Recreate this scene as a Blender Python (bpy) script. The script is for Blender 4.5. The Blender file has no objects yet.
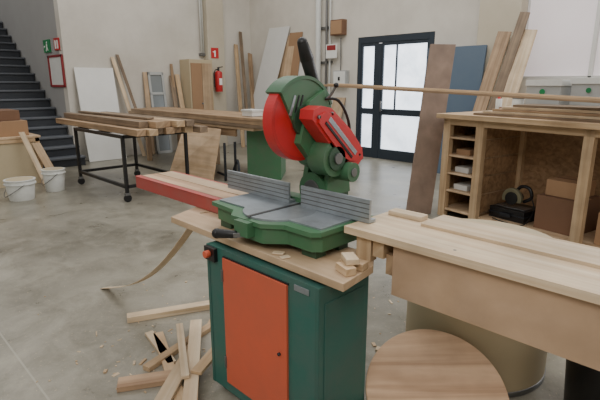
import bpy, math, random
from mathutils import Vector, Matrix, Euler
random.seed(7)
def lin(c):
    r=[]
    for x in c:
        x=x/255.0
        r.append(x/12.92 if x<=.04045 else ((x+.055)/1.055)**2.4)
    return (r[0],r[1],r[2],1)
MT={}
def nodes(name):
    m=bpy.data.materials.new(name);m.use_nodes=True
    nt=m.node_tree;b=nt.nodes['Principled BSDF'];return m,nt,b
def paint(name,col,rough=.5,metal=0,dirt=.25,dcol=None,scale=4,bump=.05,emis=0):
    m,nt,b=nodes(name);N=nt.nodes;L=nt.links
    tc=N.new('ShaderNodeTexCoord')
    n=N.new('ShaderNodeTexNoise');n.inputs['Scale'].default_value=scale;n.inputs['Detail'].default_value=8;n.inputs['Roughness'].default_value=.65
    L.new(tc.outputs['Object'],n.inputs['Vector'])
    cr=N.new('ShaderNodeValToRGB');cr.color_ramp.elements[0].position=.42;cr.color_ramp.elements[1].position=.72
    L.new(n.outputs[0],cr.inputs[0])
    mx=N.new('ShaderNodeMix');mx.data_type='RGBA'
    c=lin(col);d=lin(dcol) if dcol else (c[0]*.5,c[1]*.5,c[2]*.48,1)
    mx.inputs[6].default_value=c;mx.inputs[7].default_value=d
    mu=N.new('ShaderNodeMath');mu.operation='MULTIPLY';mu.inputs[1].default_value=dirt
    L.new(cr.outputs[0],mu.inputs[0]);L.new(mu.outputs[0],mx.inputs[0])
    at=N.new('ShaderNodeAttribute');at.attribute_name='tint'
    m2=N.new('ShaderNodeMix');m2.data_type='RGBA';m2.blend_type='MULTIPLY';m2.inputs[0].default_value=1
    L.new(mx.outputs[2],m2.inputs[6]);L.new(at.outputs[0],m2.inputs[7])
    L.new(m2.outputs[2],b.inputs['Base Color'])
    b.inputs['Roughness'].default_value=rough;b.inputs['Metallic'].default_value=metal
    if bump:
        bp=N.new('ShaderNodeBump');bp.inputs['Strength'].default_value=bump
        n2=N.new('ShaderNodeTexNoise');n2.inputs['Scale'].default_value=scale*12;L.new(tc.outputs['Object'],n2.inputs['Vector'])
        L.new(n2.outputs[0],bp.inputs['Height']);L.new(bp.outputs[0],b.inputs['Normal'])
    if emis:
        L.new(m2.outputs[2],b.inputs['Emission Color']);b.inputs['Emission Strength'].default_value=emis
    MT[name]=m
def wood(name,c1,c2,rough=.6,sc=(1.2,28),contrast=(.3,.7)):
    m,nt,b=nodes(name);N=nt.nodes;L=nt.links
    tc=N.new('ShaderNodeTexCoord');mp=N.new('ShaderNodeMapping');mp.inputs['Scale'].default_value=(sc[0],sc[1],1)
    L.new(tc.outputs['UV'],mp.inputs[0])
    n=N.new('ShaderNodeTexNoise');n.inputs['Scale'].default_value=1;n.inputs['Detail'].default_value=6;n.inputs['Distortion'].default_value=.6
    L.new(mp.outputs[0],n.inputs['Vector'])
    cr=N.new('ShaderNodeValToRGB');cr.color_ramp.elements[0].position=contrast[0];cr.color_ramp.elements[1].position=contrast[1]
    cr.color_ramp.elements[0].color=lin(c2);cr.color_ramp.elements[1].color=lin(c1)
    L.new(n.outputs[0],cr.inputs[0])
    n3=N.new('ShaderNodeTexNoise');n3.inputs['Scale'].default_value=5;n3.inputs['Detail'].default_value=5;L.new(tc.outputs['Object'],n3.inputs['Vector'])
    mr=N.new('ShaderNodeMapRange');mr.inputs[1].default_value=.3;mr.inputs[2].default_value=.7;mr.inputs[3].default_value=.8;mr.inputs[4].default_value=1.08
    L.new(n3.outputs[0],mr.inputs[0])
    at=N.new('ShaderNodeAttribute');at.attribute_name='tint'
    m2=N.new('ShaderNodeMix');m2.data_type='RGBA';m2.blend_type='MULTIPLY';m2.inputs[0].default_value=1
    L.new(cr.outputs[0],m2.inputs[6]);L.new(at.outputs[0],m2.inputs[7])
    m3=N.new('ShaderNodeMix');m3.data_type='RGBA';m3.blend_type='MULTIPLY';m3.inputs[0].default_value=1
    L.new(m2.outputs[2],m3.inputs[6]);L.new(mr.outputs[0],m3.inputs[7])
    L.new(m3.outputs[2],b.inputs['Base Color']);b.inputs['Roughness'].default_value=rough
    bp=N.new('ShaderNodeBump');bp.inputs['Strength'].default_value=.08;L.new(n.outputs[0],bp.inputs['Height']);L.new(bp.outputs[0],b.inputs['Normal'])
    MT[name]=m
# ---------- materials
wood('pine',(210,183,148),(178,147,110))
wood('pine_pale',(222,203,174),(198,171,136))
wood('ply',(204,178,147),(178,149,116),sc=(1.0,14))
wood('beam',(180,151,119),(138,111,83))
wood('old_board',(144,123,100),(106,89,72))
wood('walnut',(204,171,138),(158,125,95),sc=(.8,14),contrast=(.36,.64))
wood('osb',(172,139,104),(128,99,72),sc=(18,22))
wood('mdf',(188,158,130),(178,148,118),sc=(6,8))
wood('mdf_dk',(138,117,102),(124,104,90),sc=(6,8))
paint('green',(48,100,90),.55,0,.6,(84,98,92),6)
paint('green_cast',(66,112,78),.48,0,.5,(92,102,84),9)
paint('green_dk',(46,78,56),.5,0,.4,(70,76,62),9)
paint('orange',(208,94,64),.6,0,.5,(172,94,72),3)
paint('red',(200,40,44),.42,0,.4,(154,60,56),8)
paint('red_worn',(168,70,64),.55,0,.6,(146,94,86),8)
paint('alu',(160,168,174),.4,.6,.5,(110,112,114),10)
paint('steel',(130,130,130),.4,.8,.3)
paint('black',(22,22,24),.4,0,.2,(50,50,50),10)
paint('dark_metal',(44,48,54),.5,.3,.3)
paint('wallA',(154,153,151),.9,0,.4,(130,128,125),.6)  # stair wall: shade from its orientation put into the grey, against wallB
paint('wallB',(208,203,193),.9,0,.6,(176,169,157),.8)
paint('beige_col',(192,183,164),.85,0,.4,(164,151,131),1.2)
paint('white',(218,218,214),.6,0,.25,(190,188,182),3)
paint('white_pl',(220,222,218),.4,0,.25,(184,184,178),12)
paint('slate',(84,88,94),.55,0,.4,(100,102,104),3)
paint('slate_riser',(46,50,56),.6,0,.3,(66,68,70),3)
paint('doorframe',(42,52,62),.45,0,.2)
paint('blue',(82,100,118),.6,0,.3,(98,110,122),3)
paint('card',(164,130,98),.85,0,.3,(138,106,78),4)
paint('card_dk',(124,92,70),.85,0,.3,(102,77,58),4)
paint('tan_sheet',(188,173,143),.7,0,.35,(166,149,120),2)
paint('grey_box',(168,170,168),.5,0,.25)
paint('grey_glass',(120,126,128),.15,0,.3,(140,142,140),2)
paint('saw_guard',(120,116,92),.5,0,.3)
paint('sign_green',(20,120,70),.5,0,0,bump=0)
paint('sign_white',(235,235,230),.5,0,0,bump=0)
paint('maroon',(140,40,44),.5,0,.1)
paint('pane',(232,240,250),.2,0,.75,(160,172,184),1.6,0,2.7)
paint('pane_pink',(214,206,207),.4,0,.4,(190,182,184),1.0,0,.55)
def floor_mat():
    m,nt,b=nodes('concrete');N=nt.nodes;L=nt.links
    tc=N.new('ShaderNodeTexCoord')
    def noise(s,d=8,r=.6,dist=0):
        n=N.new('ShaderNodeTexNoise');n.inputs['Scale'].default_value=s;n.inputs['Detail'].default_value=d;n.inputs['Roughness'].default_value=r;n.inputs['Distortion'].default_value=dist
        L.new(tc.outputs['Object'],n.inputs['Vector']);return n
    n1=noise(.6,10,.62,.6);cr=N.new('ShaderNodeValToRGB')
    e=cr.color_ramp.elements;e[0].position=.34;e[0].color=lin((114,110,98));e[1].position=.66;e[1].color=lin((154,149,135))
    L.new(n1.outputs[0],cr.inputs[0])
    n2=noise(3.0,14,.74,.4);cr2=N.new('ShaderNodeValToRGB')
    e=cr2.color_ramp.elements;e[0].position=.34;e[0].color=(.52,.51,.47,1);e[1].position=.56;e[1].color=(1,1,1,1)
    L.new(n2.outputs[0],cr2.inputs[0])
    mx=N.new('ShaderNodeMix');mx.data_type='RGBA';mx.blend_type='MULTIPLY';mx.inputs[0].default_value=.75
    L.new(cr.outputs[0],mx.inputs[6]);L.new(cr2.outputs[0],mx.inputs[7])
    n5=noise(1.5,14,.75,.9);c5=N.new('ShaderNodeValToRGB');e=c5.color_ramp.elements;e[0].position=.5;e[0].color=(0,0,0,1);e[1].position=.68;e[1].color=(.42,.42,.42,1)
    L.new(n5.outputs[0],c5.inputs[0])
    md=N.new('ShaderNodeMix');md.data_type='RGBA';md.inputs[7].default_value=lin((180,175,160));L.new(c5.outputs[0],md.inputs[0]);L.new(mx.outputs[2],md.inputs[6])
    n4=noise(60,3,.6);cr4=N.new('ShaderNodeValToRGB');e=cr4.color_ramp.elements;e[0].position=.64;e[0].color=(0,0,0,1);e[1].position=.69;e[1].color=(1,1,1,1)
    L.new(n4.outputs[0],cr4.inputs[0])
    mw=N.new('ShaderNodeMix');mw.data_type='RGBA';mw.inputs[7].default_value=lin((200,184,152))
    mm=N.new('ShaderNodeMath');mm.operation='MULTIPLY';mm.inputs[1].default_value=.55;L.new(cr4.outputs[0],mm.inputs[0]);L.new(mm.outputs[0],mw.inputs[0]);L.new(md.outputs[2],mw.inputs[6])
    sp=N.new('ShaderNodeSeparateXYZ');L.new(tc.outputs['Object'],sp.inputs[0])
    a=N.new('ShaderNodeMath');a.operation='SUBTRACT';a.inputs[1].default_value=.54;L.new(sp.outputs[1],a.inputs[0])
    c=N.new('ShaderNodeMath');c.operation='ABSOLUTE';L.new(a.outputs[0],c.inputs[0])
    ad=N.new('ShaderNodeMath');ad.operation='LESS_THAN';ad.inputs[1].default_value=.005;L.new(c.outputs[0],ad.inputs[0])
    mj=N.new('ShaderNodeMix');mj.data_type='RGBA';mj.inputs[7].default_value=lin((172,168,154))
    mjf=N.new('ShaderNodeMath');mjf.operation='MULTIPLY';mjf.inputs[1].default_value=.6;L.new(ad.outputs[0],mjf.inputs[0])
    L.new(mjf.outputs[0],mj.inputs[0]);L.new(mw.outputs[2],mj.inputs[6])
    L.new(mj.outputs[2],b.inputs['Base Color'])
    mr=N.new('ShaderNodeMapRange');mr.inputs[1].default_value=.3;mr.inputs[2].default_value=.7;mr.inputs[3].default_value=.24;mr.inputs[4].default_value=.44
    L.new(n2.outputs[0],mr.inputs[0]);L.new(mr.outputs[0],b.inputs['Roughness'])
    bp=N.new('ShaderNodeBump');bp.inputs['Strength'].default_value=.07;L.new(n2.outputs[0],bp.inputs['Height']);L.new(bp.outputs[0],b.inputs['Normal'])
    MT['concrete']=m
floor_mat()
# ---------- builder
class B:
    def __init__(s,name,bev=.003):
        s.name=name;s.v=[];s.f=[];s.m=[];s.uv=[];s.t=[];s.sm=[];s.mats=[];s.bev=bev
    def add(s,vs,fs,mat,g=None,smooth=None,tint=None):
        if mat not in s.mats:s.mats.append(mat)
        mi=s.mats.index(mat);o=len(s.v);vs=[Vector(v) for v in vs];s.v+=vs
        g=Vector(g).normalized() if g is not None else Vector((1,0,0))
        ou=random.uniform(0,30);ov=random.uniform(0,30)
        t=tint if tint else random.uniform(.86,1.08)
        for i,f in enumerate(fs):
            a,b,c=vs[f[0]],vs[f[1]],vs[f[2]];n=(b-a).cross(c-a)
            if n.length<1e-9:n=Vector((0,0,1))
            n.normalize();gg=g
            if abs(n.dot(g))>.8:
                gg=n.orthogonal().normalized()
            h=n.cross(gg)
            s.f.append([o+k for k in f]);s.m.append(mi);s.t.append(t)
            s.uv.append([(vs[k].dot(gg)+ou,vs[k].dot(h)+ov) for k in f])
            s.sm.append(bool(smooth and smooth[i]))
    def box(s,x0,x1,y0,y1,z0,z1,mat,rot=None,g=None,tint=None):
        c=Vector(((x0+x1)/2,(y0+y1)/2,(z0+z1)/2));h=((x1-x0)/2,(y1-y0)/2,(z1-z0)/2)
        R=Euler([math.radians(a) for a in rot]).to_matrix() if rot else Matrix.Identity(3)
        vs=[c+R@Vector((h[0]*a,h[1]*b,h[2]*d)) for a in(-1,1) for b in(-1,1) for d in(-1,1)]
        fs=[(0,1,3,2),(4,6,7,5),(0,4,5,1),(2,3,7,6),(0,2,6,4),(1,5,7,3)]
        if g is None:
            k=max(range(3),key=lambda i:abs(h[i]));e=Vector((0,0,0));e[k]=1;g=R@e
        s.add(vs,fs,mat,g,None,tint)
    def beam(s,p0,p1,w,h,mat,up=(0,0,1),tint=None):
        p0=Vector(p0);p1=Vector(p1);d=(p1-p0).normalized();u=Vector(up)
        sd=d.cross(u).normalized();u=sd.cross(d).normalized()
        vs=[]
        for p in(p0,p1):
            for a,b in((-1,-1),(1,-1),(1,1),(-1,1)): vs.append(p+sd*a*w/2+u*b*h/2)
        s.add(vs,[(0,3,2,1),(4,5,6,7),(0,1,5,4),(1,2,6,5),(2,3,7,6),(3,0,4,7)],mat,d,None,tint)
    def prism(s,pts,vec,mat,g=None,tint=None,smooth=False):
        n=len(pts);vec=Vector(vec);vs=[Vector(p) for p in pts];vs+=[v+vec for v in vs]
        fs=[tuple(range(n))[::-1],tuple(range(n,2*n))]+[(i,(i+1)%n,n+(i+1)%n,n+i) for i in range(n)]
        s.add(vs,fs,mat,g or (0,0,1),[False,False]+[smooth]*n,tint)
    def slab(s,a,b,c,d,th,mat,tint=None):
        a,b,c,d=map(Vector,(a,b,c,d));n=(b-a).cross(d-a).normalized()
        g=(b-a) if (b-a).length>(d-a).length else (d-a)
        s.prism([a,b,c,d],n*th,mat,g,tint)
    def cyl(s,p0,p1,r,mat,r1=None,n=28,cap=True,tint=None):
        p0=Vector(p0);p1=Vector(p1);d=(p1-p0).normalized();a=d.orthogonal().normalized();b=d.cross(a)
        if r1 is None:r1=r
        vs=[]
        for p,rr in((p0,r),(p1,r1)):
            for i in range(n):
                t=2*math.pi*i/n;vs.append(p+a*rr*math.cos(t)+b*rr*math.sin(t))
        fs=[(i,(i+1)%n,n+(i+1)%n,n+i) for i in range(n)];sm=[True]*n
        if cap: fs+=[tuple(range(n))[::-1],tuple(range(n,2*n))];sm+=[False,False]
        s.add(vs,fs,mat,d if (p1-p0).length>r else a,sm,tint)
    def tube(s,pts,r,mat,n=10):
        pts=[Vector(p) for p in pts];vs=[];fs=[]
        if len(pts)>2:
            q=[]
            for i in range(len(pts)-1):
                a=pts[max(i-1,0)];b=pts[i];c=pts[i+1];d=pts[min(i+2,len(pts)-1)]
                for k in range(5):
                    t=k/5;q.append(.5*((2*b)+(c-a)*t+(2*a-5*b+4*c-d)*t*t+(3*b-a-3*c+d)*t**3))
            q.append(pts[-1]);pts=q
        for i,p in enumerate(pts):
            d=(pts[min(i+1,len(pts)-1)]-pts[max(i-1,0)]).normalized()
            a=d.cross(Vector((.13,.2,.97))).normalized();b=d.cross(a)
            for k in range(n):
                t=2*math.pi*k/n;vs.append(p+a*r*math.cos(t)+b*r*math.sin(t))
        for i in range(len(pts)-1):
            for k in range(n): fs.append((i*n+k,i*n+(k+1)%n,(i+1)*n+(k+1)%n,(i+1)*n+k))
        sm=[True]*len(fs);fs+=[tuple(range(n))[::-1],tuple(range(len(vs)-n,len(vs)))];sm+=[False,False]
        s.add(vs,fs,mat,(0,0,1),sm)
    def ribbon(s,pts,wv,th,mat):
        pts=[Vector(p) for p in pts];wv=Vector(wv);vs=[];n=len(pts)
        for i,p in enumerate(pts):
            d=(pts[min(i+1,n-1)]-pts[max(i-1,0)]).normalized();nn=d.cross(wv).normalized()*th
            vs+=[p-wv/2,p+wv/2,p+wv/2+nn,p-wv/2+nn]
        fs=[(0,1,2,3),((n-1)*4+3,(n-1)*4+2,(n-1)*4+1,(n-1)*4)]
        for i in range(n-1):
            for k in range(4): fs.append((i*4+k,i*4+(k+1)%4,(i+1)*4+(k+1)%4,(i+1)*4+k))
        s.add(vs,fs,mat,pts[-1]-pts[0])
    def sphere(s,c,r,mat,sc=(1,1,1)):
        c=Vector(c);vs=[];fs=[];n=16;m=8
        for j in range(1,m):
            ph=math.pi*j/m
            for i in range(n):
                t=2*math.pi*i/n;vs.append(c+Vector((r*sc[0]*math.sin(ph)*math.cos(t),r*sc[1]*math.sin(ph)*math.sin(t),r*sc[2]*math.cos(ph))))
        for j in range(m-2):
            for i in range(n): fs.append((j*n+i,j*n+(i+1)%n,(j+1)*n+(i+1)%n,(j+1)*n+i))
        a=len(vs);vs+=[c+Vector((0,0,r*sc[2])),c-Vector((0,0,r*sc[2]))]
        for i in range(n): fs.append((a,i,(i+1)%n));fs.append((a+1,(m-2)*n+(i+1)%n,(m-2)*n+i))
        s.add(vs,fs,mat,(0,0,1),[True]*len(fs))
    def done(s,xf=None):
        import bmesh
        me=bpy.data.meshes.new(s.name)
        bm=bmesh.new();uvl=bm.loops.layers.uv.new('UVMap');cl=bm.loops.layers.float_color.new('tint')
        bv=[bm.verts.new(v) for v in s.v]
        for k,f in enumerate(s.f):
            fc=bm.faces.new([bv[i] for i in f]);fc.material_index=s.m[k];fc.smooth=s.sm[k];t=s.t[k]
            for j,lp in enumerate(fc.loops): lp[uvl].uv=s.uv[k][j];lp[cl]=(t,t,t,1)
        bmesh.ops.recalc_face_normals(bm,faces=bm.faces);bm.to_mesh(me);bm.free()
        for m in s.mats:me.materials.append(MT[m])
        ob=bpy.data.objects.new(s.name,me);bpy.context.collection.objects.link(ob)
        if xf is not None: ob.matrix_world=xf
        if s.bev:
            md=ob.modifiers.new('bevel','BEVEL');md.width=s.bev;md.segments=2;md.limit_method='ANGLE';md.angle_limit=math.radians(40)
        return ob
def PZ(u,pts): return [(u,p,z) for p,z in pts]
def arc(c,r,a0,a1,n): return [(c[0]+r*math.cos(math.radians(a0+(a1-a0)*i/n)),c[1]+r*math.sin(math.radians(a0+(a1-a0)*i/n))) for i in range(n+1)]
# world axes: x = along back wall (to the right), y = depth to back wall
BW=7.85;LW=-9.6
# ---------- room
o=B('floor',0);o.box(-22,6,-5,14,-.1,0,'concrete',tint=1);o.done()
HW=6
def wall(n,*a,m='wallB'):
    o=B(n,0);o.box(*a,m,tint=1);o.done()
wall('wall_back',LW-.2,-6.2,BW,BW+.2,0,HW);wall('wall_back_centre',-4.49,-3.0,BW,BW+.2,0,HW)
wall('wall_back_lintel',-6.2,-4.49,BW,BW+.2,2.38,HW);wall('wall_back_sill',-3.0,6.2,BW,BW+.2,0,1.55);wall('wall_back_top',-3.0,6.2,BW,BW+.2,3.6,HW)
wall('wall_left',LW-.2,LW,3.36,BW,0,HW)
wall('wall_stairs',-22,LW-.2,3.36,3.56,0,HW,m='wallA')
wall('wall_stairwell',-22,-21.8,-5,3.36,0,HW,m='wallA')
wall('wall_front',-22,6,-5.2,-5,0,HW);wall('wall_right',6,6.2,-5,BW,0,HW)
o=B('window_1',.004)
o.box(-3.0,6,BW+.1,BW+.13,1.55,3.6,'pane_pink',tint=1)
for i in range(10): o.box(-3.0+i*.98,-2.95+i*.98,BW+.01,BW+.1,1.55,3.6,'white')
o.box(-3,6,BW+.01,BW+.1,1.55,1.6,'white');o.done()
o=B('door_1',.004)
F='doorframe';y0,y1=BW+.005,BW+.12
o.box(-6.2,-6.12,y0,y1,0,2.38,F);o.box(-4.6,-4.49,y0,y1,0,2.38,F);o.box(-6.12,-4.6,y0,y1,2.26,2.38,F)
o.box(-5.76,-5.62,y0,y1,0,2.24,F)
for a,b in((-6.12,-5.76),(-5.62,-4.6)):
    o.box(a,a+.04,y0+.01,y1-.01,0,2.26,F);o.box(b-.04,b,y0+.01,y1-.01,0,2.26,F)
    o.box(a+.04,b-.04,y0+.01,y1-.01,2.2,2.26,F);o.box(a+.04,b-.04,y0+.01,y1-.01,0,.2,F);o.box(a+.04,b-.04,y0+.01,y1-.01,.88,1.0,F)
    o.box(a+.04,b-.04,BW+.05,BW+.07,.2,.88,'pane',tint=.85);o.box(a+.04,b-.04,BW+.05,BW+.07,1.0,2.2,'pane',tint=1)
o.box(-5.3,-5.27,BW+.02,BW+.05,1.0,2.2,F)
o.cyl((-5.55,BW-.06,.95),(-5.55,BW-.06,1.15),.015,'steel');o.cyl((-5.55,BW-.06,.97),(-5.55,BW+.01,.97),.01,'steel');o.cyl((-5.55,BW-.06,1.13),(-5.55,BW+.01,1.13),.01,'steel')
o.done()
o=B('pillar',.01);o.box(LW,LW+.2,6.45,6.9,0,HW,'beige_col',tint=1);o.done()
o=B('pillar',.01);o.box(-3.6,-2.95,BW-.25,BW,0,HW,'beige_col',tint=1);o.done()
# ---------- stairs
o=B('staircase',.006)
sx,r_,n_=-9.05,.17,22
for i in range(n_):
    x=sx-i*.262
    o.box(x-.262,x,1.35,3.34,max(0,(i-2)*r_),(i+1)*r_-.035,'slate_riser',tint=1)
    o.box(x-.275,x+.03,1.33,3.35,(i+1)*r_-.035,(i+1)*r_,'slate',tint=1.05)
o.done()
yy=3.36
o=B('picture_frame')
fx0,fx1=-10.42,-9.64
for a,b,c,d in((fx0,fx1,1.42,1.46),(fx0,fx1,1.98,2.02),(fx0,fx0+.06,1.42,2.02),(fx1-.06,fx1,1.42,2.02)): o.box(a,b,yy-.03,yy,c,d,'maroon')
o.box(fx0+.06,fx1-.06,yy-.015,yy,1.46,1.98,'white');o.done()
def exit_sign(cx):
    o=B('exit_sign',0);o.box(cx-.18,cx+.18,yy-.02,yy,2.08,2.32,'sign_green')
    o.cyl((cx+.02,yy-.022,2.27),(cx+.02,yy-.02,2.27),.022,'sign_white')
    o.prism([(cx-.03,yy-.023,2.245),(cx+.03,yy-.023,2.245),(cx+.04,yy-.023,2.18),(cx+.07,yy-.023,2.11),(cx+.045,yy-.023,2.11),(cx+.01,yy-.023,2.16),(cx-.04,yy-.023,2.1),(cx-.06,yy-.023,2.115),(cx-.01,yy-.023,2.19)],(0,.002,0),'sign_white')
    o.box(cx-.15,cx-.09,yy-.023,yy-.02,2.18,2.21,'sign_white');o.done()
exit_sign(-10.4)
o=B('fire_sign',0);o.box(-9.98,-9.72,yy-.02,yy,2.1,2.32,'red');o.box(-9.94,-9.87,yy-.022,yy-.02,2.13,2.28,'sign_white');o.box(-9.83,-9.76,yy-.022,yy-.02,2.13,2.28,'sign_white');o.done()
# ---------- left wall items
def leanL(name,p0,p1,h,off,mat,th=.02,sh=0,z0=0):
    o=B(name);o.slab((LW+off,p0,z0),(LW+off,p1,z0),(LW+.03,p1+sh,h),(LW+.03,p0+sh,h),th,mat);return o.done()
leanL('white_door_panel',3.5,4.25,1.78,.3,'white',.03)
leanL('leaning_board',4.58,4.66,2.0,.35,'pine_pale',.02,-.35)
leanL('leaning_board',4.74,4.8,2.05,.4,'old_board',.02,-.4)
leanL('leaning_board',4.84,4.95,1.72,.2,'ply',.02,.05)
o=B('leaning_window_frame')
a0,a1,hh=4.98,5.34,1.72
for q0,q1,z0,z1 in((a0,a0+.05,0,hh),(a1-.05,a1,0,hh),(a0,a1,0,.06),(a0,a1,hh-.06,hh),(a0,a1,1.25,1.3)):
    f=lambda z:LW+.25-.2*z/hh
    o.slab((f(z0),q0,z0),(f(z0),q1,z0),(f(z1),q1,z1),(f(z1),q0,z1),.03,'grey_box')
o.slab((f(0)+.01,a0+.05,.06),(f(0)+.01,a1-.05,.06),(f(hh)+.01,a1-.05,hh-.06),(f(hh)+.01,a0+.05,hh-.06),.005,'grey_glass');o.done()
leanL('leaning_board',5.4,5.5,1.65,.5,'old_board',.02,.1)
leanL('leaning_board',5.52,5.58,1.9,.3,'beam',.02,.02)
leanL('leaning_board',5.64,5.75,1.68,.4,'pine',.02,.0)
o=B('tall_cupboard')
o.box(LW+.01,LW+.4,5.8,6.4,0,2.0,'tan_sheet');o.box(LW+.4,LW+.42,5.83,6.1,.1,1.92,'card');o.box(LW+.4,LW+.42,6.11,6.37,.1,1.92,'ply');o.cyl((LW+.42,6.08,1.05),(LW+.45,6.08,1.05),.02,'steel');o.done()
o=B('fire_extinguisher')
x,y=LW+.315,6.62
o.cyl((x,y,1.3),(x,y,1.72),.085,'red');o.sphere((x,y,1.72),.085,'red',(1,1,.6));o.cyl((x,y,1.76),(x,y,1.84),.025,'black')
o.beam((x,y-.02,1.84),(x,y+.12,1.86),.03,.02,'black');o.tube([(x,y-.03,1.8),(x,y-.11,1.75),(x,y-.12,1.5),(x,y-.11,1.4)],.012,'black')
o.box(x-.11,x-.08,y-.03,y+.03,1.35,1.7,'steel');o.box(x+.08,x+.086,y-.04,y+.04,1.45,1.6,'sign_white');o.done()
o=B('extinguisher_sign',0);o.box(LW+.2,LW+.21,6.52,6.72,2.05,2.28,'red')
o.box(LW+.21,LW+.212,6.6,6.64,2.08,2.22,'sign_white');o.box(LW+.21,LW+.212,6.56,6.6,2.18,2.2,'sign_white');o.done()
o=B('wall_pipe',0)
for y in(6.4,6.35): o.cyl((LW+.08,y,2.1),(LW+.08,y,5.9),.02,'white_pl')
o.box(LW+.001,LW+.1,6.32,6.43,2.1,2.16,'steel')
o.done()
o=B('leaning_plank');o.beam((LW+.7,6.98,0),(LW+.05,7.35,2.4),.1,.03,'pine',up=(1,0,0));o.done()
o=B('leaning_plank');o.beam((LW+.85,7.05,0),(LW+.05,7.5,2.7),.08,.03,'old_board',up=(1,0,0));o.done()
o=B('leaning_plank');o.beam((LW+.9,7.2,0),(LW+.15,7.7,2.2),.12,.03,'beam',up=(1,0,0));o.done()
def leanB(name,x0,x1,h,off,mat,th=.02,sh=0,top=.03):
    o=B(name);o.slab((x0,BW-off,0),(x0+sh,BW-top,h),(x1+sh,BW-top,h),(x1,BW-off,0),th,mat);return o.done()
leanB('leaning_panel',-9.3,-8.6,2.75,.6,'white',.02,.45)
leanB('leaning_panel',-8.75,-8.2,2.55,.35,'ply',.02,.25)
leanB('leaning_panel',-8.3,-7.9,2.6,.3,'card',.02,.15)
leanB('leaning_panel',-8.05,-7.6,2.05,.4,'white',.02,.05)
leanB('leaning_panel',-7.85,-7.5,1.4,.6,'tan_sheet',.02,.05)
leanB('leaning_panel',-7.65,-7.35,1.9,.25,'old_board',.02,.02)
leanB('leaning_panel',-6.82,-6.5,1.2,.4,'ply',.02,.03)
o=B('vertical_duct',.003)
o.cyl((-7.2,BW-.1,0),(-7.2,BW-.1,5.9),.06,'white_pl');o.cyl((-7.0,BW-.06,0),(-7.0,BW-.06,5.9),.025,'steel');o.cyl((-6.9,BW-.06,0),(-6.9,BW-.06,5.9),.02,'white_pl')
for z in(.8,1.9,2.6,3.4): o.box(-7.28,-6.86,BW-.04,BW-.001,z,z+.05,'steel')
o.done()
o=B('fuse_box');o.box(-6.75,-6.4,BW-.12,BW-.001,1.45,1.75,'grey_box');o.box(-6.73,-6.42,BW-.13,BW-.12,1.47,1.73,'white_pl');o.box(-6.6,-6.55,BW-.14,BW-.13,1.55,1.62,'black')
o.tube([(-6.6,BW-.05,1.75),(-6.6,BW-.05,2.0),(-6.62,BW-.04,2.4)],.012,'steel');o.done()
o=B('warning_sign',0);o.box(-6.95,-6.65,BW-.13,BW-.121,2.0,2.28,'sign_white');o.box(-6.92,-6.68,BW-.134,BW-.13,2.16,2.26,'maroon');o.done()
o=B('electrical_box');o.box(-6.83,-6.5,BW-.14,BW-.001,2.45,2.75,'card_dk');o.box(-6.81,-6.52,BW-.15,BW-.14,2.47,2.73,'card');o.done()
leanB('blue_panel',-4.42,-3.4,2.08,.6,'blue',.04,0,.31)
o=B('leaning_plank');o.beam((-3.2,6.9,0),(-2.85,7.5,2.5),.14,.03,'old_board',up=(0,1,0));o.done()
o=B('leaning_plank');o.beam((-3.35,6.8,0),(-3.12,7.5,2.25),.2,.03,'beam',up=(0,1,0));o.done()
o=B('leaning_plank');o.beam((-2.95,6.8,0),(-2.75,7.5,2.25),.2,.03,'pine_pale',up=(0,1,0));o.done()
# ---------- back bench with long boards
o=B('long_work_table')
o.box(-8.8,-5.3,4.35,5.2,.82,.86,'ply');
for x in(-8.7,-7.4): 
    for y in(4.4,5.1): o.box(x,x+.08,y,y+.08,0,.82,'beam')
o.box(-8.7,-5.8,4.4,4.44,.7,.82,'beam')
o.prism([(-5.8,4.62,0),(-5.4,4.98,0),(-5.9,5.55,0),(-6.3,5.2,0)],(0,0,.8),'green_cast')
o.box(-5.9,-5.6,4.55,5.0,.8,.82,'green_dk');o.done()
o=B('long_board_stack')
z=.865
for i in range(3):
    y=4.33
    while y<5.1:
        o.box(-9.12+random.uniform(-.08,.1),-5.1+random.uniform(-.1,.08),y,y+.2,z,z+.045,'beam' if i else 'old_board');y+=.21
    z+=.048
o.done()
o=B('small_box');o.box(-5.75,-5.5,4.5,4.7,1.012,1.1,'white');o.box(-5.76,-5.49,4.49,4.71,1.08,1.11,'white_pl');o.done()
o=B('leaning_sheet');o.slab((-7.1,3.98,.0),(-6.0,4.1,.0),(-6.05,4.33,.8),(-7.1,4.33,.8),.02,'ply');o.done()
o=B('machine_frame')
for x,y in((-5.95,4.3),(-5.95,4.5)): o.cyl((x,y,.0),(x,y,.6),.02,'dark_metal')
o.tube([(-6.3,4.4,.08),(-5.95,4.4,.08),(-5.7,4.35,.35),(-5.6,4.3,.05)],.02,'dark_metal');o.done()
# ---------- cart with beams
o=B('steel_cart',.002)
cx0,cx1,cy0,cy1=-7.3,-5.75,2.6,3.5
for x in(cx0,cx1):
    for y in(cy0,cy1):
        o.box(x-.02,x+.02,y-.02,y+.02,.12,.86,'black')
        o.cyl((x-.015,y,.05),(x+.015,y,.05),.05,'black');o.box(x-.025,x+.025,y-.03,y+.03,.09,.12,'steel')
for z in(.2,.84):
    for y in(cy0,cy1): o.box(cx0,cx1,y-.02,y+.02,z-.02,z+.02,'black')
    for x in(cx0,cx1): o.box(x-.02,x+.02,cy0,cy1,z-.02,z+.02,'black')
o.box(cx0+.7,cx0+.74,cy0,cy1,.82,.86,'black');o.done()
o=B('timber_beam_stack',.004)
for lay in range(2):
    for k in range(7 if lay==0 else 5):
        y=2.66+k*.135+lay*.12
        o.box(-8.15+random.uniform(-.2,.2),-5.35+random.uniform(-.25,.05)-lay*.1,y,y+.12,.862+lay*.085,.942+lay*.085,('beam','pine','old_board','beam')[(k+lay*2)%4],(0,0,random.uniform(-.6,.6)))
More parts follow.
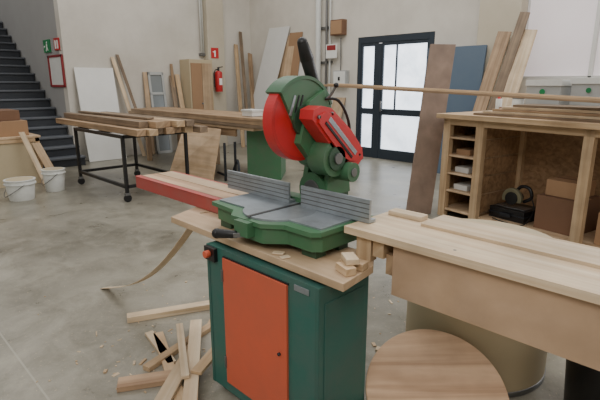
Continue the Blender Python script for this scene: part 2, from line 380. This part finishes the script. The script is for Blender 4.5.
o.box(-8.0,-5.8,2.95,3.05,1.035,1.06,'old_board',(0,0,1.5))
o.done()
def bucket(x,y,h=.3,r=.15):
    o=B('plastic_bucket',.002);o.cyl((x,y,0),(x,y,h),r*.82,'white_pl',r1=r);o.cyl((x,y,h-.05),(x,y,h-.035),r*1.06,'white_pl');o.cyl((x,y,h),(x,y,h+.012),r*1.05,'white_pl')
    o.cyl((x,y,h+.012),(x,y,h+.014),r*.9,'tan_sheet')
    o.tube([(x-r*1.05,y,h-.04),(x-r*.8,y-r*.8,h-.14),(x,y-r*1.1,h-.2),(x+r*.8,y-r*.8,h-.14),(x+r*1.05,y,h-.04)],.005,'steel');o.done()
bucket(-6.9,1.68,.26,.18);bucket(-7.15,2.18,.3,.15)
o=B('wooden_crate');o.box(-9.0,-7.85,1.3,2.25,0,.7,'tan_sheet');o.box(-7.85,-7.83,1.3,1.36,0,.7,'pine');o.box(-7.85,-7.83,2.19,2.25,0,.7,'pine');o.box(-7.86,-7.83,1.3,2.25,.64,.7,'pine');o.box(-9.02,-7.82,1.28,2.27,.7,.73,'ply')
o.done()
o=B('cardboard_box');o.box(-8.75,-7.95,1.45,2.15,.731,.95,'card');o.box(-8.75,-7.95,1.77,1.83,.95,.953,'card_dk');o.done()
o=B('cardboard_box');o.box(-8.7,-8.1,1.55,2.1,.955,1.1,'card_dk');o.box(-8.7,-8.1,1.75,1.79,1.1,1.103,'card');o.done()
o=B('leaning_board');o.slab((-7.5,2.14,0),(-7.5,2.22,0),(-7.76,2.04,.8),(-7.76,1.96,.8),.015,'pine_pale');o.done()
o=B('leaning_board');o.slab((-7.55,2.3,0),(-7.55,2.42,0),(-7.8,2.24,.62),(-7.8,2.12,.62),.015,'pine');o.done()
# ---------- SAW CABINET
o=B('saw_cabinet',.006)
u0,u1,p0,p1=-1.79,-1.07,1.17,1.47
o.box(u0,u1,p0,p1,.04,.77,'green',tint=1)
o.box(u0+.04,u1-.04,p0+.03,p1-.02,0,.05,'black')
o.box(u0+.135,-1.235,p0-.012,p0,.1,.735,'orange',tint=1)
o.box(u0+.13,u0+.137,p0-.006,p0,.095,.74,'black');o.box(u0+.13,-1.23,p0-.006,p0,.735,.742,'black')
for z in(.18,.62): o.cyl((u0+.133,p0-.012,z),(u0+.133,p0-.012,z+.06),.007,'steel')
o.cyl((-1.275,p0-.012,.42),(-1.275,p0-.022,.42),.007,'dark_metal')
o.box(-1.785,-1.705,p0-.02,p0,.70,.765,'black',tint=1);o.cyl((-1.745,p0-.02,.735),(-1.745,p0-.045,.735),.017,'orange')
o.box(-1.2,-1.12,p0-.004,p0,.725,.75,'alu')
for a,b in((u0,p0),(u1-.02,p0)): o.box(a,a+.02,b-.003,b,.04,.77,'green',tint=.9)
o.box(u1,u1+.004,p0+.03,p1-.03,.1,.7,'green',tint=.95)
o.done()
o=B('plywood_table_board',.003);o.prism([(-2.16,1.2,.785),(-.97,1.185,.785),(-1.0,1.4,.785),(-1.07,1.5,.785),(-2.2,1.5,.785),(-2.25,1.42,.785)],(0,0,.032),'ply',g=(1,0,0),tint=1.02);o.done()
o=B('wood_offcut')
for (x,y,a,l,w,h) in((-1.04,1.33,10,.1,.05,.03),(-1.03,1.27,-20,.08,.045,.03),(-1.35,1.225,30,.05,.03,.008),(-1.3,1.215,70,.04,.03,.006)):
    o.box(x-l/2,x+l/2,y-w/2,y+w/2,.8175,.8175+h,'pine' if h>.02 else 'pine_pale',(0,0,a))
o.box(-1.08,-1.0,1.28,1.33,.848,.872,'pine_pale',(0,0,-35));o.done()
o=B('infeed_extension_table',.004)
o.box(-2.95,-1.9,1.40,1.425,.82,.895,'red_worn',tint=1);o.box(-2.95,-1.9,1.665,1.69,.82,.895,'red_worn',tint=1);o.box(-2.95,-2.925,1.425,1.665,.82,.895,'red_worn',tint=1)
o.box(-2.925,-1.9,1.425,1.665,.82,.84,'red_worn',tint=1)
o.box(-2.93,-1.95,1.43,1.54,.86,.9,'walnut');o.box(-2.93,-1.95,1.548,1.66,.86,.9,'ply')
o.box(-2.95,-1.9,1.395,1.44,.895,.9,'red_worn',tint=1.1);o.done()
# ---------- MITER SAW
o=B('miter_saw',.004)
G='green_cast'
for x,y in((-1.8,1.32),(-1.24,1.32),(-1.8,1.46),(-1.24,1.46)): o.box(x-.04,x+.04,y-.03,y+.03,.8175,.85,'green_dk')
RX=-1.165
o.prism([(-1.86,1.29,.85),(-1.68,1.27,.85),(-1.6,1.2,.85),(-1.42,1.2,.85),(-1.34,1.27,.85),(RX-.04,1.27,.85),(RX-.01,1.30,.85),(RX-.01,1.6,.85),(-1.86,1.6,.85)],(0,0,.075),G,tint=1)
o.prism([(-1.88,1.27,.918),(-1.68,1.25,.918),(-1.62,1.19,.918),(-1.42,1.19,.918),(-1.34,1.25,.918),(RX-.03,1.25,.918),(RX,1.28,.918),(RX,1.62,.918),(-1.88,1.62,.918)],(0,0,.02),G,tint=1.1)
for x0,x1 in((-1.86,-1.62),(-1.4,RX-.02)): o.box(x0,x1,1.3,1.6,.936,.946,'alu')
o.cyl((-1.51,1.38,.9),(-1.51,1.38,.947),.165,'alu',n=40)
o.box(-1.53,-1.51,1.2,1.62,.9473,.949,'black')
o.box(-1.56,-1.47,1.16,1.24,.87,.935,G)
o.beam((-1.5,1.2,.875),(-1.55,1.15,.872),.03,.02,'steel');o.cyl((-1.54,1.16,.872),(-1.63,1.12,.866),.016,'black',r1=.022);o.sphere((-1.63,1.12,.866),.023,'black')
for x0,x1 in((-2.04,-1.56),(-1.48,-1.09)):
    o.box(x0,x1,1.485,1.497,.947,1.045,'alu',tint=1.05)
    for z in(.965,.985,1.005,1.025): o.box(x0,x1,1.4835,1.485,z,z+.004,'steel')
    o.box(x0,x1,1.497,1.53,.947,.96,'alu')
    for k in(.15,.5,.85):
        xx=x0+(x1-x0)*k;o.prism([(xx,1.497,.95),(xx,1.56,.95),(xx,1.497,1.03)],(.01,0,0),G)
o.box(-1.66,-1.36,1.53,1.6,.94,.97,G)
o.cyl((-1.52,1.6,1.0),(-1.52,1.72,1.0),.085,G);o.cyl((-1.52,1.595,1.0),(-1.52,1.6,1.0),.05,'steel')
o.box(-1.6,-1.44,1.6,1.78,.87,.98,'green_dk')
for s_ in(-1.6,-1.46): o.prism(PZ(s_,[(1.6,.98),(1.78,.98),(1.76,1.14),(1.7,1.2),(1.64,1.14)]),(.03,0,0),G)
o.cyl((-1.63,1.7,1.13),(-1.41,1.7,1.13),.035,'steel')
cy,cz=1.51,1.338;
o.prism(PZ(-1.56,[(1.46,1.24),(1.56,1.13),(1.66,1.08),(1.74,1.08),(1.76,1.16),(1.72,1.26),(1.66,1.38),(1.62,1.47),(1.52,1.42)]),(.1,0,0),G)
o.cyl((-1.47,1.6,1.17),(-1.37,1.6,1.17),.085,G,tint=.9);o.cyl((-1.37,1.6,1.17),(-1.36,1.6,1.17),.055,'green_dk');o.cyl((-1.36,1.6,1.17),(-1.35,1.6,1.17),.025,'steel')
o.cyl((-1.46,1.68,1.1),(-1.33,1.68,1.1),.045,G);o.cyl((-1.33,1.68,1.1),(-1.325,1.68,1.1),.02,'steel')
o.prism(PZ(-1.556,arc((cy,cz),.182,110,315,40)),(.058,0,0),'red',smooth=False,tint=1)
o.prism(PZ(-1.4985,arc((cy,cz),.182,150,270,24)+arc((cy,cz),.165,270,150,24)),(.004,0,0),'red',tint=.85)
o.cyl((-1.5285,cy,cz),(-1.5255,cy,cz),.172,'steel',n=60)
o.prism(PZ(-1.57,arc((cy,cz),.188,-40,138,40)+arc((cy,cz),.06,200,300,4)),(.088,0,0),G,tint=1)
o.prism(PZ(-1.575,arc((cy,cz),.193,20,140,30)+arc((cy,cz),.178,140,20,30)),(.098,0,0),G,tint=.85)
o.cyl((-1.49,cy,cz),(-1.475,cy,cz),.07,'green_dk');o.cyl((-1.475,cy,cz),(-1.46,cy,cz),.025,'steel')
o.cyl((-1.57,cy,cz),(-1.59,cy,cz),.06,'green_dk')
o.box(-1.484,-1.478,1.43,1.442,1.36,1.45,'alu',(-20,0,0));o.box(-1.484,-1.478,1.46,1.467,1.37,1.45,'black',(-20,0,0));o.box(-1.484,-1.478,1.485,1.492,1.38,1.45,'black',(-20,0,0))
bg=[(1.451,1.39),(1.5,1.405),(1.565,1.394),(1.705,1.289),(1.79,1.20),(1.80,1.15),(1.758,1.119),(1.70,1.125),(1.639,1.156),(1.488,1.304),(1.445,1.35)]
o.prism(PZ(-1.45,bg),(.08,0,0),'red',tint=1)
ce=(1.62,1.265);o.prism(PZ(-1.372,[(ce[0]+(p-ce[0])*.82,ce[1]+(z-ce[1])*.82) for p,z in bg]),(.012,0,0),'red',tint=.95)
o.beam((-1.362,1.54,1.35),(-1.362,1.73,1.18),.022,.008,'alu',up=(1,0,0));o.beam((-1.361,1.515,1.335),(-1.361,1.7,1.165),.012,.01,'black',up=(1,0,0))
for p,z in((1.48,1.36),(1.56,1.37),(1.76,1.17)): o.cyl((-1.37,p,z),(-1.36,p,z),.008,'steel',n=12)
o.cyl((-1.76,1.66,1.24),(-1.57,1.66,1.24),.075,'green_dk');o.cyl((-1.78,1.66,1.24),(-1.76,1.66,1.24),.06,'black')
o.cyl((-1.52,1.64,1.40),(-1.52,1.585,1.56),.018,'steel')
o.cyl((-1.52,1.62,1.47),(-1.52,1.565,1.60),.026,'black',r1=.03);o.cyl((-1.52,1.565,1.60),(-1.52,1.535,1.67),.032,'black',r1=.024);o.sphere((-1.52,1.535,1.67),.024,'black')
o.prism(PZ(-1.545,[(1.6,1.42),(1.67,1.36),(1.67,1.46),(1.62,1.51)]),(.05,0,0),'black')
o.tube([(-1.47,1.62,1.42),(-1.44,1.64,1.45),(-1.42,1.65,1.49)],.006,'steel');o.sphere((-1.42,1.65,1.49),.012,'black')
o.tube([(-1.46,1.62,1.43),(-1.43,1.68,1.42),(-1.42,1.74,1.33),(-1.45,1.79,1.2),(-1.5,1.8,1.0)],.007,'black')
o.done()
# ---------- curved strip
o=B('wood_strip',0)
pts=[]
for i in range(15):
    t=i/14;x=-2.13-1.23*t;y=1.38-.11*t;z=.822*(1-t)-.17*math.sin(math.pi*t)*(1-.2*t)+.004
    pts.append((x,y,max(z,.004)))
pts[0]=(-2.1,1.37,.824)
o.ribbon(pts,(.01,.05,0),.004,'pine_pale');o.done()
# ---------- right bench
o=B('outfeed_bench',.003)
o.box(-1.15,1.6,1.40,1.73,.915,.944,'pine_pale',tint=1.05)
o.box(-.93,1.6,1.60,1.78,.944,.956,'pine_pale',(0,0,-.6))
o.box(-.93,1.6,1.425,1.445,.71,.915,'mdf',tint=1.05);o.box(-.93,1.6,1.68,1.70,.71,.915,'mdf');o.box(-.93,-.91,1.445,1.68,.71,.915,'ply');o.box(-.93,1.6,1.445,1.68,.71,.725,'mdf')
o.box(-1.1,-1.03,1.42,1.46,.8175,.915,'pine');o.box(-1.02,-.97,1.42,1.7,.845,.915,'pine')
o.box(-.97,-.93,1.44,1.66,.78,.86,'beam')
for x in(.45,1.4):
    for y in(1.45,1.6): o.box(x,x+.07,y,y+.07,0,.71,'pine')
for x in(-.7,-.2,.3): o.cyl((x,1.45,.944),(x,1.45,.9448),.006,'steel',n=10)
o.done()
o=B('wood_offcut');o.box(-1.12,-.96,1.66,1.72,.9445,.965,'pine_pale');o.done()
def CW(a,b): return ((a-b)*.7071,(a+b)*.7071)
dx,dy=CW(.97,2.37)
o=B('fiber_drum',.004);o.cyl((dx,dy,0),(dx,dy,.68),.37,'tan_sheet',n=64,tint=1.05)
for z in(.0,.64): o.cyl((dx,dy,z),(dx,dy,z+.03),.374,'steel',n=64)
o.cyl((dx,dy,.68),(dx,dy,.70),.378,'tan_sheet',n=64);o.done()
ddx,ddy=CW(.6,1.8);th=math.radians(31)
nrm=Vector((.7071*math.sin(th),-.7071*math.sin(th),math.cos(th)))
o=B('round_table_top',.004);c=Vector((ddx,ddy,.172));o.cyl(c-nrm*.013,c+nrm*.013,.31,'walnut',n=72,tint=1.08);o.done()
bx,by=CW(1.43,1.9)
o=B('black_bin',.004);o.cyl((bx,by,0),(bx,by,.42),.17,'black',r1=.2,cap=True,n=40);o.cyl((bx,by,.4),(bx,by,.42),.21,'black',n=40);o.done()
# ---------- shelving unit
X=Matrix.Translation((-2.62,4.9,0))@Matrix.Rotation(math.radians(-11),4,'Z')
o=B('workshop_shelving_bench',.003)
W,D,H=2.9,.85,1.17
o.box(-.05,W,-.06,D,H-.045,H,'ply',tint=1.05)
o.box(-.05,W,-.075,-.055,H-.05,H,'pine')
for x in(0,.42,1.5,2.7):
    for y in((0,D-.08)): o.box(x,x+.09,y,y+.07,0,H-.045,'pine')
o.box(0,W,.0,.03,H-.12,H-.045,'pine')
o.box(0,W,D-.02,D,.0,H-.05,'osb',tint=1.1)
o.box(0,.02,.05,D-.05,.0,H-.05,'osb');o.box(.44,.46,.05,D-.05,0,H-.05,'osb')
for z in(.08,.30,.50,.70,.90): o.box(.02,.46,.01,D-.05,z,z+.02,'ply')
for z in(.32,.52,.72): 
    o.box(.12,.3,.1,.4,z,z+.06,'white' if z<.6 else 'card')
o.box(.5,W,.05,D-.05,.06,.08,'ply')
o.done(X)
o=B('cardboard_box');o.box(1.05,1.45,.2,.65,.081,.42,'card_dk');o.box(1.05,1.45,.4,.44,.42,.423,'card');o.done(X)
o=B('cardboard_box');o.box(1.65,2.3,.15,.65,.081,.38,'card');o.box(1.65,2.3,.38,.42,.38,.383,'card_dk');o.done(X)
o=B('cardboard_box');o.box(1.1,1.4,.25,.6,.425,.58,'card');o.box(1.1,1.4,.41,.44,.58,.583,'card_dk');o.done(X)
o=B('tool_case');o.box(.54,.94,.2,.55,.081,.2,'black');o.box(.53,.95,.19,.56,.14,.15,'dark_metal');o.box(.68,.8,.17,.19,.12,.16,'dark_metal');o.done(X)
o=B('circular_saw',.002)
o.box(.57,.9,.26,.42,.201,.208,'steel')
o.prism([(px_,.3,pz_) for px_,pz_ in arc((.72,.30),.11,-20,200,24)],(0,.035,0),'saw_guard')
o.cyl((.72,.335,.3),(.72,.45,.3),.05,'black');o.cyl((.72,.29,.3),(.72,.3,.3),.07,'black')
o.tube([(.72,.36,.36),(.78,.37,.43),(.87,.37,.42),(.9,.37,.33),(.82,.37,.27)],.018,'black')
o.tube([(.9,.37,.33),(.98,.3,.22),(.99,.12,.1),(.8,.06,.1),(.65,.1,.1)],.006,'black');o.done(X)
o=B('pipe_bundle',.001)
for k in range(7): o.tube([(.5+.02*k,-.3-.055*k,.02),(1.9,-.1-.055*k,.02+.03*(k%2))],.018,('steel','pine','dark_metal')[k%3])
o.done(X)
o=B('board_pile',.002)
z=H+.001
for k in range(5):
    o.box(.35+.1*k,2.8,.02+.02*k,.4+.015*k,z,z+.022,('old_board','pine_pale','beam','pine_pale','old_board')[k],(0,0,.3*k-.6));z+=.0245
o.done(X)
o=B('storage_box');o.box(.62,.98,.52,.8,H+.001,H+.34,'grey_box');o.box(.61,.99,.51,.81,H+.3,H+.36,'white_pl');o.cyl((.8,.508,H+.24),(.8,.504,H+.24),.03,'sign_green');o.done(X)
o=B('storage_box');o.box(1.05,1.4,.58,.84,H+.001,H+.36,'grey_box');o.box(1.04,1.41,.57,.85,H+.32,H+.38,'white_pl');o.cyl((1.22,.568,H+.26),(1.22,.564,H+.26),.025,'sign_green');o.done(X)
o=B('paint_can',.002);o.cyl((1.55,.72,H+.001),(1.55,.72,H+.38),.08,'red');o.cyl((1.55,.72,H+.38),(1.55,.72,H+.395),.075,'steel');o.done(X)
o=B('cardboard_box');o.box(1.85,2.5,.58,.83,H+.001,H+.3,'card');o.box(1.85,2.5,.68,.71,H+.3,H+.303,'card_dk');o.done(X)
o=B('paint_can',.002);o.cyl((.48,.62,H+.001),(.48,.62,H+.16),.06,'white_pl');o.cyl((.48,.62,H+.16),(.48,.62,H+.17),.063,'steel');o.done(X)
o=B('tape_roll',.002);o.cyl((.3,.68,H+.001),(.3,.68,H+.06),.07,'card_dk');o.cyl((.3,.68,H+.06),(.3,.68,H+.062),.04,'white');o.done(X)
o=B('glue_bottle',.002);o.cyl((.18,.72,H+.001),(.18,.72,H+.15),.035,'white_pl');o.cyl((.18,.72,H+.15),(.18,.72,H+.2),.02,'red',r1=.006);o.done(X)
o=B('long_strip_bundle',.001)
for k,(dy_,dz) in enumerate(((0,0),(.07,.016),(.14,-.006),(.22,.02))):
    o.beam((-3.5+.05*k,3.85+dy_*.4,1.475+dz*.5),(-.55,4.72+dy_,1.32+dz),.04,.02,'pine' if k%2 else 'beam')
o.done()
o=B('tall_leaning_board');o.slab((-2.88,4.62,0),(-2.70,4.87,0),(-2.8,5.36,1.93),(-2.98,5.11,1.93),.03,'mdf_dk',tint=1);o.done()
# ---------- floor scraps
def scrap(name,x,y,ang,l,w,h,z=0,m='pine'):
    o=B(name,.002);o.box(x-l/2,x+l/2,y-w/2,y+w/2,z+.001,z+h,m,(0,0,ang));return o.done()
scrap('timber_offcut',-2.63,1.43,66,.58,.07,.04,0,'pine_pale')
scrap('timber_offcut',-2.25,1.35,-75,.75,.05,.03,0,'pine')
scrap('timber_offcut',-2.02,1.2,-35,.8,.07,.02,.045,'pine_pale')
scrap('timber_offcut',-2.12,1.1,-20,.7,.06,.02,0,'pine')
scrap('timber_offcut',-1.95,1.05,-50,.6,.08,.02,.022,'pine_pale')
scrap('timber_offcut',-2.05,.95,60,.3,.09,.03,0,'walnut')
scrap('timber_offcut',-2.3,1.15,-10,.4,.05,.02,.0,'pine_pale')
scrap('timber_offcut',-2.4,1.62,-50,.35,.05,.02,0,'pine')
scrap('timber_offcut',-1.97,1.33,-62,.5,.06,.02,.067,'pine')
scrap('timber_offcut',-2.1,1.18,-28,.55,.04,.02,.067,'pine_pale')
scrap('timber_offcut',-1.35,2.05,20,.12,.04,.015,0,'pine_pale')
scrap('timber_offcut',-1.2,2.15,-40,.1,.03,.015,0,'pine')
o=B('wood_chips',0)
for k in range(170):
    big=k<30
    if k%3==0: x,y=random.uniform(-1.9,-1.0),random.uniform(1.75,2.9)
    else: x,y=random.gauss(-2.3,.35),random.gauss(1.25,.4)
    if -1.85<x<-1.0 and 1.1<y<1.55: continue
    l=random.uniform(.008,.03) if big else random.uniform(.003,.01);w=random.uniform(.006,.02) if big else random.uniform(.003,.008)
    o.box(x-l,x+l,y-w/2,y+w/2,.0,random.uniform(.002,.01 if big else .005),'pine_pale' if k%2 else 'pine',(0,0,random.uniform(0,180)))
o.done()
# ---------- lights
w=bpy.data.worlds.new('sky');bpy.context.scene.world=w;w.use_nodes=True
bg_=w.node_tree.nodes['Background'];bg_.inputs[0].default_value=(1,.985,.965,1);bg_.inputs[1].default_value=.94
def area(n,loc,rot,sx,sy,e,col=(1,.98,.95)):
    l=bpy.data.lights.new(n,'AREA');l.shape='RECTANGLE';l.size=sx;l.size_y=sy;l.energy=e;l.color=col
    ob=bpy.data.objects.new(n,l);ob.location=loc;ob.rotation_euler=[math.radians(a) for a in rot];bpy.context.collection.objects.link(ob)
area('skylight_lamp',(-3.5,4.5,5.8),(0,0,0),8,2,230)
area('window_daylight',(1.5,7.6,2.6),(-70,0,0),6,1.8,150,(.95,.97,1))
area('front_fill_lamp',(1.0,-3.0,5.0),(40,0,20),4,2,150)  # added fill behind the camera to lift front faces, not a workshop fitting
# ---------- camera
cd=bpy.data.cameras.new('camera');cd.sensor_width=36;cd.lens=36*470/600;cd.clip_start=.05
co=bpy.data.objects.new('camera',cd);co.location=(0,0,1.5);co.rotation_euler=(math.radians(76),0,math.radians(45));bpy.context.collection.objects.link(co);bpy.context.scene.camera=co
